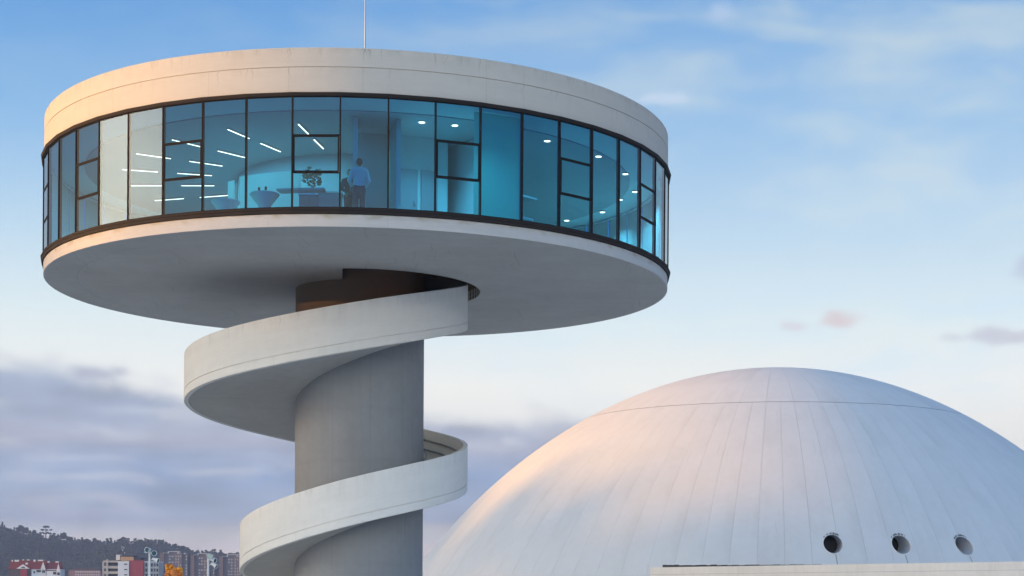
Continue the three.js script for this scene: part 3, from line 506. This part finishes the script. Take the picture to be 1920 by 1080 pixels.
// the western ridge, out of the picture to the left, that the low sun clears
{
  const L = 620, az = (d) => d * RAD, crest = 10.4 + Math.tan(SUN_EL * RAD) * L, rows = [], ridge = (d) => .9 * fbm(d / 5, 3, 3) - 3.6 * sst(-91.0, -88.8, d);
  for (let i = 0; i <= 12; i++) { const k = i / 12, row = []; for (let j = 0; j <= 220; j++) { const d = mix(-150, -40, j / 220), rr = L - 220 + 440 * k, fade = sst(-150, -135, d) * sst(-40, -62, d); row.push([rr * Math.sin(az(d)), Math.max(-1, (crest - 6.0 + ridge(d)) * Math.sin(Math.PI * k) ** .8 * fade), -rr * Math.cos(az(d))]); } rows.push(row); }
  setting('hill', gridGeo(rows, (i, j) => [j, i]), flat(.05, .06, .042, 1));
  const proto = clumpCrown(35, 30, shapes.round, 1.3), r = rng(52), list = [], q = new THREE.Quaternion();
  for (let k = 0; k < 1500; k++) { const d = mix(-140, -52, r()), rr = L + (r() - .5) * 150, kk = (rr - L + 220) / 440, fade = sst(-150, -135, d) * sst(-40, -62, d); const s = .5 + .25 * r(); q.setFromAxisAngle(V(0, 1, 0), r() * 6.28); list.push(new THREE.Matrix4().compose(V(rr * Math.sin(az(d)), (crest - 6.0 + ridge(d)) * Math.sin(Math.PI * kk) ** .8 * fade - 3, -rr * Math.cos(az(d))), q.clone(), V(s, s, s))); }
  const m = new THREE.InstancedMesh(proto, leafM[0], list.length); m.name = numbered('wood'); list.forEach((x, k) => m.setMatrixAt(k, x)); m.userData = { label: 'dark wood on the ridge west of the tower', category: 'wood', kind: 'stuff' }; scene.add(m);
}

// ------------------------------------------------------------------ far buildings
const farM = { brick: flat(.15, .105, .10, .9), brickDark: flat(.10, .08, .085, .9), glass: flat(.06, .075, .095, .3), cream: flat(.46, .42, .37, .85), white: flat(.62, .66, .70, .8), red: flat(.30, .055, .07, .85), roof: flat(.20, .04, .032, .9), tan: flat(.48, .30, .17, .85), grey: flat(.38, .40, .42, .85), pale: flat(.70, .70, .70, .8), void: flat(.045, .04, .05, .8), dark: flat(.05, .05, .06, .9), rose: flat(.25, .15, .14, .9) };
// a frame on a far plane: local x, y in picture pixels (of the 1920 wide picture) turned into metres at depth Z
function site(name, label, category, px, Z, group) {
  const base = atPix(px, 1147, Z), o = thing(name, label, category, [base[0], 0, base[2]], 0, group), k = Z / FOC, hor = 1152.5 + .0065 * (px - PX);
  const X = (x) => (x - px) * k, Yp = (y) => EYE + (hor - y) * k;
  return { o, k, X, Yp, b: (x0, x1, y0, y1, z0 = 0, d = 8) => { const top = Yp(y0), bot = y1 === null ? 0 : Yp(y1); return box((x1 - x0) * k, top - bot, d, X((x0 + x1) / 2), (top + bot) / 2, z0 - d / 2); } };
}
{
  // slab with cream balconies, white and red gable walls
  const s = site('apartment_block', 'apartment block with cream balconies, a white stair wall and a red gable wall', 'apartment building', 240, 1000), z = 0;
  part('wall', s.b(194, 220.5, 1052, null, -1.4, 12), farM.dark, s.o);
  for (let i = 0; i < 9; i++) { const y = 1051.2 + i * 10.1; part('balcony', merge([s.b(193, 220.6, y, y + 3.6 + (i ? 1.2 : 0), 0, 1.6)]), farM.cream, s.o); part('window', s.b(194.5, 198.8, y + 4.9, y + 10, -1.35, .1), farM.glass, s.o); part('window', s.b(202, 220, y + 4.9, y + 10, -1.35, .1), farM.void, s.o); }
  part('pier', s.b(198.8, 201.8, 1049, null, .15, 1.5), farM.cream, s.o); part('pier', s.b(189.5, 193, 1053, null, -2, 3), farM.grey, s.o);
  const ww = part('stair_wall', s.b(220.8, 241.4, 1052.2, null, .3, 12), farM.white, s.o);
  for (let i = 0; i < 8; i++) { const y = 1056.8 + i * 10; part('window', s.b(232.4, 238.4, y, y + 2.2, .34, .2), farM.void, ww); }
  part('gable_wall', s.b(241.6, 268.6, 1050.6, null, .1, 12), farM.red, s.o);
  const ph = part('penthouse', s.b(225, 249, 1043.5, 1051.5, -1, 8), farM.tan, s.o); part('roof', s.b(223.5, 250.5, 1041.8, 1043.6, -.6, 9), farM.dark, ph);
  const p2 = part('penthouse', s.b(249, 262, 1046.4, 1051.5, -2, 8), farM.brickDark, s.o); part('roof', s.b(248.5, 264, 1045, 1046.4, -1.8, 8), farM.dark, p2);
  part('chimney', s.b(214.5, 222, 1040, 1051, -3, 3), farM.pale, s.o);
  part('roof', s.b(200, 224, 1050.2, 1051.5, -.2, 10), farM.dark, s.o);
  const w = part('wing_wall', s.b(269, 296.5, 1053.5, null, -1.5, 10), farM.grey, s.o); w.userData = { label: 'grey wing with rows of windows' };
  for (let i = 0; i < 6; i++) { const y = 1056 + i * 9.7; part('balcony', s.b(270, 296.8, y + 6, y + 9.6, -.6, 1), farM.grey, w); for (let j = 0; j < 5; j++) part('window', s.b(271 + j * 5.2, 274.4 + j * 5.2, y, y + 6, -1.46, .1), j % 2 ? farM.glass : farM.void, w); }
  part('parapet', s.b(268.6, 297.4, 1052, 1054, -1, 10.5), farM.pale, w);
  // roof aerials
  const a = thing('roof_antenna', 'small white aerials standing on the roof above the tan penthouse', 'antenna', [s.o.position.x + s.X(227), s.Yp(1041.8), s.o.position.z - 4]);
  part('pole', new THREE.CylinderGeometry(.05, .05, 5.4, 6).translate(0, 2.7, 0), farM.dark, a); for (const [x, y, q] of [[-.6, 4.6, .7], [.4, 4.4, .6], [-.2, 3.1, .5], [.9, 1.6, .45]]) part('panel', box(.3, q * 1.6, .25, x, y, .1), farM.pale, a);
}
{
  // red-roofed terrace
  const s = site('red_roofed_houses', 'row of houses with steep red roofs, white gables and white chimneys at far left', 'house', 62, 1000);
  const wallPart = (x0, x1, m) => part('wall', s.b(x0, x1, 1067, null, 0, 9), m, s.o);
  const gable = (x, w, y0, y1, z) => { const sh = new THREE.Shape([new THREE.Vector2(s.X(x - w / 2), s.Yp(y1)), new THREE.Vector2(s.X(x + w / 2), s.Yp(y1)), new THREE.Vector2(s.X(x), s.Yp(y0))]); const g = new THREE.ExtrudeGeometry(sh, { depth: .5, bevelEnabled: false }); g.translate(0, 0, z); return g; };
  const roof = (x0, x1, y0, y1, depth) => { const sh = new THREE.Shape([new THREE.Vector2(0, s.Yp(y0)), new THREE.Vector2(depth, s.Yp(y1)), new THREE.Vector2(-depth, s.Yp(y1))]); const g = new THREE.ExtrudeGeometry(sh, { depth: (x1 - x0) * s.k, bevelEnabled: false }); g.rotateY(-Math.PI / 2); g.rotateY(Math.PI); g.translate(s.X(x0), 0, -4.5); return g; };
  const w1 = wallPart(16, 58, farM.brickDark), w2 = wallPart(58.5, 86, farM.white), w3 = wallPart(87, 113, farM.white);
  const r1 = part('roof', roof(15, 84, 1050.5, 1067, 5.2), farM.roof, s.o), r2 = part('roof', roof(84.6, 111, 1053, 1070, 5), farM.roof, s.o);
  for (const [x0, x1, y0, y1] of [[17.3, 19.4, 1049.8, 1054], [23, 31, 1049.6, 1053.8], [37.5, 40, 1048.6, 1050.6], [46, 51, 1048.6, 1050.6], [58.6, 62, 1049, 1053], [67, 76, 1049, 1051.6]]) part('chimney', s.b(x0, x1, y0, y1, -3.7, 1.4), farM.pale, r1);
  for (const [x0, x1, y0, y1] of [[85, 88.6, 1051.5, 1054.8], [100, 106, 1052, 1054.2]]) part('chimney', s.b(x0, x1, y0, y1, -3.6, 1.4), farM.pale, r2);
  const g1 = part('gable', gable(44, 25, 1058.4, 1066.6, 1.2), farM.pale, s.o); part('window', (() => { const c = new THREE.CircleGeometry(4.4 * s.k, 20, 0, Math.PI); c.scale(1, .72, 1); c.translate(s.X(44.5), s.Yp(1065.6), 1.73); return c; })(), farM.glass, g1);
  part('gable', gable(81.4, 9.5, 1053.5, 1067.6, .9), farM.pale, s.o); part('gable', gable(110, 7, 1056, 1071, .9), farM.pale, s.o);
  part('chimney', s.b(46, 50, 1055, 1058.6, -1, 1.4), farM.pale, s.o);
  part('bay', s.b(39, 51, 1067.6, null, .8, 2), farM.red, w1);
  for (const [x0, x1, y0, y1, w] of [[68, 76, 1069, 1073, w2], [78.5, 84, 1069.5, 1074, w2], [99, 105, 1072, 1077, w3], [107, 111.5, 1073, 1078, w3], [62, 65.5, 1071, 1075, w2]]) part('window', s.b(x0, x1, y0, y1, .1, .2), farM.void, w);
}
{
  const s = site('rose_block', 'low hazy brick-red apartment row with a grey roof right of the red-roofed houses', 'apartment building', 158, 1250);
  const w = part('wall', s.b(128, 189, 1069.5, null, 0, 10), farM.rose, s.o);
  const sh = new THREE.Shape([[127, 1070.5], [138, 1064.5], [181, 1065.5], [190, 1070.5]].map(([x, y]) => new THREE.Vector2(s.X(x), s.Yp(y)))); const g = new THREE.ExtrudeGeometry(sh, { depth: 8, bevelEnabled: false }); g.translate(0, 0, -9); part('roof', g, farM.brickDark, s.o);
  for (let i = 0; i < 11; i++) for (let j = 0; j < 3; j++) part('window', s.b(141 + i * 4.3, 143 + i * 4.3, 1071 + j * 5.4, 1073.6 + j * 5.4, .05, .2), i % 3 === 1 ? farM.pale : farM.white, w);
}
for (const [x0, x1, y, label, seed] of [[299, 351, 1037.5, 'brown brick apartment tower behind the orange lumps, with a white railing on its roof', 1], [357, 402, 1041, 'brown brick apartment tower behind the right floodlight mast', 2], [410, 462, 1043.5, 'brown brick apartment tower partly hidden by the spiral ramp', 3]]) {
  const s = site('apartment_tower', label, 'apartment building', (x0 + x1) / 2, 1800), r = rng(seed), span = x1 - x0;
  const cols = [[0, .15, farM.brick, 0], [.15, .27, farM.brickDark, -3], [.27, .53, farM.brickDark, -1], [.53, .80, farM.brick, .5], [.80, .90, farM.brickDark, -2], [.90, 1, farM.brick, -1]];
  for (const [a, b, m, z] of cols) part('wall', s.b(x0 + a * span, x0 + b * span - .15, y + (z < -1 ? 2.5 : 0), null, z, 14), m, s.o);
  const win = (fx, w, m, z, lab) => { for (let f = 0; f < 8; f++) part('window', s.b(x0 + fx * span, x0 + fx * span + w, y + 4 + f * 5.6, y + 7 + f * 5.6, z + .05, .3), r() > .25 ? m : farM.glass, s.o); };
  win(.06, 1.6, farM.rose, 0); win(.32, 3.2, farM.grey, -1); win(.42, 3.2, farM.grey, -1); win(.57, 1.9, farM.cream, .5); win(.66, 1.9, farM.cream, .5); win(.74, 1.8, farM.cream, .5); win(.935, 1.3, farM.pale, -1);
  part('roof_railing', merge([s.b(x0 + .27 * span, x0 + .72 * span, y - 4, y - 3.2, -2, 1), s.b(x0 + .27 * span, x0 + .30 * span, y - 4, y, -2, 1), s.b(x0 + .63 * span, x0 + .645 * span, y - 4, y, -2, 1), s.b(x0 + .62 * span, x0 + .74 * span, y - 1.2, y - .3, -1, 1), s.b(x0 + .1 * span, x0 + .27 * span, y - .9, y - .4, -1, 1)]), farM.pale, s.o);
  part('roof_house', s.b(x0 + .34 * span, x0 + .6 * span, y - 2.6, y, -4, 5), farM.brickDark, s.o);
  part('roof_tank', s.b(x0 + .86 * span, x0 + .93 * span, y - 1, y + 1.4, -1, 2), farM.pale, s.o);
}

// ------------------------------------------------------------------ floodlight masts
function floodMast(px, topPx, label, heads) {
  const Z = 150, b = atPix(px, topPx, Z), h = b[1], k = Z / FOC, o = thing('floodlight_mast', label, 'floodlight', [b[0], 0, -Z], 0);
  part('pole', merge([new THREE.CylinderGeometry(.075, .11, h, 14).translate(0, h / 2, 0)]), M.white, o);
  part('foot', new THREE.CylinderGeometry(.2, .22, .3, 14).translate(0, .15, 0), M.white, o);
  const prof = [[.0, -.34], [.10, -.34], [.12, -.30], [.125, -.06], [.20, .16], [.225, .20], [.215, .205], [.19, .17], [.0, .10]].map(([x, y]) => new THREE.Vector2(x, y)), horn = new THREE.LatheGeometry(prof, 24), lens = new THREE.CylinderGeometry(.185, .185, .02, 24);
  lens.translate(0, .165, 0); const ringG = new THREE.TorusGeometry(.215, .02, 8, 28); ringG.rotateX(Math.PI / 2); ringG.translate(0, .2, 0);
  const visor = new THREE.CylinderGeometry(.23, .225, .22, 20, 1, true, -Math.PI * .4, Math.PI * .8); visor.translate(0, .31, 0);
  for (const [dx, dy, dz, dir, hood] of heads) {
    const g = new THREE.Group(); g.name = 'spotlight'; g.position.set(dx * k, h - dy * k, dz); o.add(g); g.quaternion.setFromUnitVectors(V(0, 1, 0), V(...dir).normalize());
    part('housing', horn, M.white, g); part('lens', lens, flat(.10, .16, .17, .12, .3), g); part('lens_ring', ringG, M.white, g); if (hood) part('visor', visor, M.white, g);
    const e = V(dx * k, h - dy * k, dz).addScaledVector(V(...dir).normalize(), -.2); part('bracket', tube([V(0, h - (dy + 1) * k, 0), V(e.x * .5, (e.y + h - dy * k) / 2, e.z * .6), e], .035, 6), M.white, o);
  }
}
floodMast(280.5, 1033, 'white floodlight mast with three round spotlights in front of the apartment block', [[-1.4, -2, .25, [-.25, -.12, .8], true], [9, 4, .3, [.35, -.12, .8], false], [13, 17, .1, [.85, -.28, .25], false]]);
floodMast(390.5, 1041, 'white floodlight mast with clustered round spotlights left of the spiral ramp', [[4.5, 3, .3, [.1, .05, .9], true], [10, 9, .1, [.8, -.3, .4], false], [12, 19, .05, [.75, -.45, .2], false]]);

// ------------------------------------------------------------------ orange sculpture of rounded lumps
{
  const Z = 120, b = atPix(326, 1058, Z), k = Z / FOC, o = thing('orange_sculpture', 'bright orange sculpture of clustered rounded lumps at the lower left edge', 'sculpture', [b[0], 0, -Z]);
  const r = rng(14), topY = b[1], lumps = [];
  const m = new THREE.MeshPhysicalMaterial({ color: new THREE.Color().setRGB(.72, .24, .006), roughness: .35, clearcoat: .3 }), m2 = m.clone(), m3 = m.clone(); m2.color.setRGB(.80, .33, .012); m3.color.setRGB(.55, .15, .004);
  const put = (x, y, z, s, mm) => { const g = new THREE.IcosahedronGeometry(s, 3), p = g.attributes.position; for (let i = 0; i < p.count; i++) { const q = 1 + .14 * noise(p.getX(i) / s * 1.7 + x * 9, p.getY(i) / s * 1.7 + y * 5); p.setXYZ(i, p.getX(i) * q, p.getY(i) * q, p.getZ(i) * q); } const g2 = mergeVertices((g.deleteAttribute('normal'), g.deleteAttribute('uv'), g)); g2.computeVertexNormals(); g2.translate(x, y, z); part('lump', g2, mm, o); };
  for (let row = 0; row < 9; row++) for (let c = 0; c < 6; c++) { if (row === 0 && c > 2) continue; const y = topY - (2.6 + row * 4.4 + (c > 2 ? 1.6 : 0)) * k; put((-13.5 + c * 5.3 + (row % 2) * 1.6 + (r() - .5) * 2) * k, y + (r() - .5) * 2 * k, (r() - .5) * .3, (3.1 + r() * 1.1) * k, [m, m2, m3][Math.floor(r() * 3)]); }
  part('stem', new THREE.CylinderGeometry(.32, .4, topY - .3, 12).translate(0, (topY - .3) / 2, -.15), m3, o);
}

// ------------------------------------------------------------------ people and furniture behind the glass
function field(prims, cell, k = .03) {              // smooth union of tapered capsules and ellipsoids -> one closed surface
  let lo = V(9, 9, 9), hi = V(-9, -9, -9);
  for (const [a, b, ra, rb] of prims) { const m = Math.max(ra, rb) + .06; for (const p of [a, b]) { lo.min(V(p[0] - m, p[1] - m, p[2] - m)); hi.max(V(p[0] + m, p[1] + m, p[2] + m)); } }
  const c = lo.clone().add(hi).multiplyScalar(.5), half = Math.max(hi.x - lo.x, hi.y - lo.y, hi.z - lo.z) / 2, n = Math.ceil(2 * half / cell) + 4;
  const mc = new MarchingCubes(n, new THREE.MeshBasicMaterial(), false, false, 120000); mc.isolation = 0;
  for (let z = 0; z < n; z++) for (let y = 0; y < n; y++) for (let x = 0; x < n; x++) {
    const p = [c.x + ((x - n / 2) / (n / 2)) * half, c.y + ((y - n / 2) / (n / 2)) * half, c.z + ((z - n / 2) / (n / 2)) * half]; let d = 1e3;
    for (const [a, b, ra, rb, sz = 1] of prims) { const ab = [b[0] - a[0], b[1] - a[1], b[2] - a[2]], ap = [p[0] - a[0], p[1] - a[1], p[2] - a[2]], t = clamp((ap[0] * ab[0] + ap[1] * ab[1] + ap[2] * ab[2]) / (ab[0] ** 2 + ab[1] ** 2 + ab[2] ** 2 + 1e-9)); const q = Math.hypot(ap[0] - ab[0] * t, ap[1] - ab[1] * t, (ap[2] - ab[2] * t) / sz) - mix(ra, rb, t); const h = clamp(.5 + .5 * (d - q) / k); d = mix(d, q, h) - k * h * (1 - h); }
    mc.field[x + n * (y + n * z)] = -d;
  }
  mc.update();
  const g = new THREE.BufferGeometry(), cnt = mc.count; g.setAttribute('position', new THREE.Float32BufferAttribute(mc.positionArray.slice(0, cnt * 3), 3)); g.setAttribute('normal', new THREE.Float32BufferAttribute(mc.normalArray.slice(0, cnt * 3), 3));
  g.scale(half, half, half); g.translate(c.x, c.y, c.z); return g;
}
function person(label, pos, turn, S, skin, shirtM, trouserM, hairM, arms) {
  const o = thing('person', label, 'person', pos, turn); o.scale.setScalar(S);
  const legs = [-1, 1].flatMap((s) => [[[.09 * s, .90, 0], [.10 * s, .50, .015], .085, .058], [[.10 * s, .50, .015], [.10 * s, .09, -.02], .056, .04], [[.10 * s, .05, -.03], [.12 * s, .035, .14], .045, .035]]);
  const torso = [[[0, .95, 0], [0, 1.12, 0], .15, .135, .72], [[0, 1.12, 0], [0, 1.36, -.01], .14, .165, .66], [[-.13, 1.40, -.01], [.13, 1.40, -.01], .07, .07]];
  const arm = (s, q) => [[[.19 * s, 1.40, -.01], q[0], .052, .043], [q[0], q[1], .041, .03]];
  const hand = (s, q) => { const [x, y, z] = q[1], L = [[[x, y, z], [x, y - .09, z + .02], .028, .034, .6]]; for (let f = 0; f < 4; f++) { const fx = x + (f - 1.5) * .019; L.push([[fx, y - .085, z + .02], [fx, y - .125 - (f === 1 || f === 2 ? .01 : 0), z + .035], .0095, .009], [[fx, y - .125, z + .035], [fx, y - .155 - (f === 1 || f === 2 ? .012 : 0), z + .062], .009, .0075]); } L.push([[x - .03 * s, y - .03, z + .02], [x - .052 * s, y - .07, z + .05], .012, .0095]); return L; };
  const head = [[[0, 1.44, -.005], [0, 1.53, .012], .055, .052], [[0, 1.60, .01], [0, 1.655, .0], .078, .092], [[0, 1.565, .05], [0, 1.58, .045], .04, .045], [[0, 1.605, .1], [0, 1.62, .095], .013, .010], [[-.085, 1.61, .0], [-.09, 1.63, -.005], .018, .02], [[.085, 1.61, .0], [.09, 1.63, -.005], .018, .02]];
  part('body', field([...legs, ...torso, ...arms.flatMap((q, i) => arm(i ? 1 : -1, q)), ...arms.flatMap((q, i) => hand(i ? 1 : -1, q)), ...head], .02, .02), skin, o);
  const grow = (L, d) => L.map(([a, b, ra, rb, z]) => [a, b, ra + d, rb + d, z]);
  part('shirt', field(grow([...torso, ...arms.flatMap((q, i) => arm(i ? 1 : -1, q))], .016), .022), shirtM, o);
  part('trousers', field(grow([[[0, .96, 0], [0, .9, 0], .14, .15, .74], ...legs.filter((_, i) => i % 3 < 2)], .02), .022), trouserM, o);
  part('hair', field([[[0, 1.66, -.02], [0, 1.68, -.02], .094, .092], [[0, 1.58, -.06], [0, 1.63, -.04], .05, .07]], .014), hairM, o);
  for (const s of [-1, 1]) part('eye', new THREE.SphereGeometry(.011, 8, 6).translate(.033 * s, 1.625, .086), M.black, o);
  part('mouth', box(.045, .008, .01, 0, 1.565, .093), flat(.3, .1, .09, .6), o);
}
{
  const skin = flat(.36, .22, .16, .6), at = (px, Z) => (px - PX) / FOC * Z, fl = sillTop - .07;
  person('standing person seen from behind in a white shirt and dark trousers behind the glass', [at(668, 51.5), fl, -51.5], Math.PI + .25, .98, skin, flat(.6, .6, .6, .9), flat(.07, .075, .09, .9), M.black, [[[-.27, 1.14, .02], [-.20, .99, .14]], [[.27, 1.14, .02], [.2, 1.0, .14]]]);
  person('person in dark clothes standing half hidden behind the person in the white shirt', [at(651, 52.4), fl, -52.4], .3, .93, skin, flat(.07, .07, .08, .9), flat(.06, .06, .075, .9), M.black, [[[-.27, 1.15, .02], [-.14, 1.02, .18]], [[.27, 1.15, .02], [.14, 1.02, .18]]]);
  const table = (px, Z, label) => {
    const o = thing('cocktail_table', label, 'table', [at(px, Z), fl, -Z]);
    part('top', new THREE.CylinderGeometry(.42, .42, .03, 32).translate(0, 1.09, 0), M.cloth, o);
    part('tablecloth', new THREE.LatheGeometry([[.425, 1.11], [.43, 1.07], [.34, .96], [.20, .78], [.13, .6], [.14, .4], [.24, .15], [.36, .02]].map(([x, y]) => new THREE.Vector2(x, y)), 40), M.cloth, o);
    part('foot', new THREE.CylinderGeometry(.3, .32, .03, 28).translate(0, .015, 0), M.steel, o); return o;
  };
  table(491, 53.2, 'tall cloth-covered cocktail table standing before the pale curved screen'); table(418, 54.2, 'tall cloth-covered cocktail table behind the second tall window left of the screen');
  // glasses on the first table
  for (const [dx, dz, l] of [[-.16, 0, 'left of two small glasses on the cocktail table by the curved screen'], [.05, .1, 'right of two small glasses on the cocktail table by the curved screen']]) { const o = thing('wine_glass', l, 'glass', [at(491, 53.2) + dx, fl + 1.112, -53.2 + dz]); part('bowl', new THREE.LatheGeometry([[.006, .0], [.03, .004], [.005, .012], [.005, .07], [.032, .10], [.038, .14], [.032, .18]].map(([x, y]) => new THREE.Vector2(x, y)), 16), M.dark, o); }
  // bar with flowers and bottles left of the people
  { const o = thing('bar_counter', 'pale bar counter with panelled front between the screen and the two people', 'counter', [at(615, 53.4), fl, -53.4]); part('front', box(.62, 1.12, .5, 0, .56, 0), M.counter, o); part('top', box(.7, .05, .58, 0, 1.147, 0), M.inPale, o); }
  { const o = thing('dark_cabinet', 'dark tall cabinet left of the pale bar counter', 'cabinet', [at(578, 53.6), fl, -53.6]); part('body', box(.62, 1.12, .5, 0, .56, 0), flat(.2, .21, .23, .6), o); part('door', box(.28, 1.0, .02, -.15, .56, .265), flat(.24, .25, .27, .5), o); part('door', box(.28, 1.0, .02, .15, .56, .265), flat(.24, .25, .27, .5), o); part('top', box(.68, .04, .55, 0, 1.143, 0), M.steel, o); }
  { const o = thing('flower_bouquet', 'dark bouquet in a vase on the tall cabinet', 'flowers', [at(580, 53.6), fl + 1.165, -53.6]); part('vase', new THREE.LatheGeometry([[0, 0], [.07, 0], [.09, .1], [.05, .24], [.07, .28]].map(([x, y]) => new THREE.Vector2(x, y)), 20), M.steel, o); const r = rng(4); part('leaves', clumpCrown(8, 70, () => { const t = r() * 6.28, q = Math.sqrt(r()) * .27; return [q * Math.cos(t), .32 + .42 * r(), q * Math.sin(t)]; }, .05), flat(.12, .18, .12, .9), o); part('blossoms', clumpCrown(9, 16, () => { const t = r() * 6.28, q = Math.sqrt(r()) * .27; return [q * Math.cos(t), .38 + .36 * r(), q * Math.sin(t)]; }, .035), flat(.6, .3, .3, .9), o); }
}

renderer.render(scene, camera);
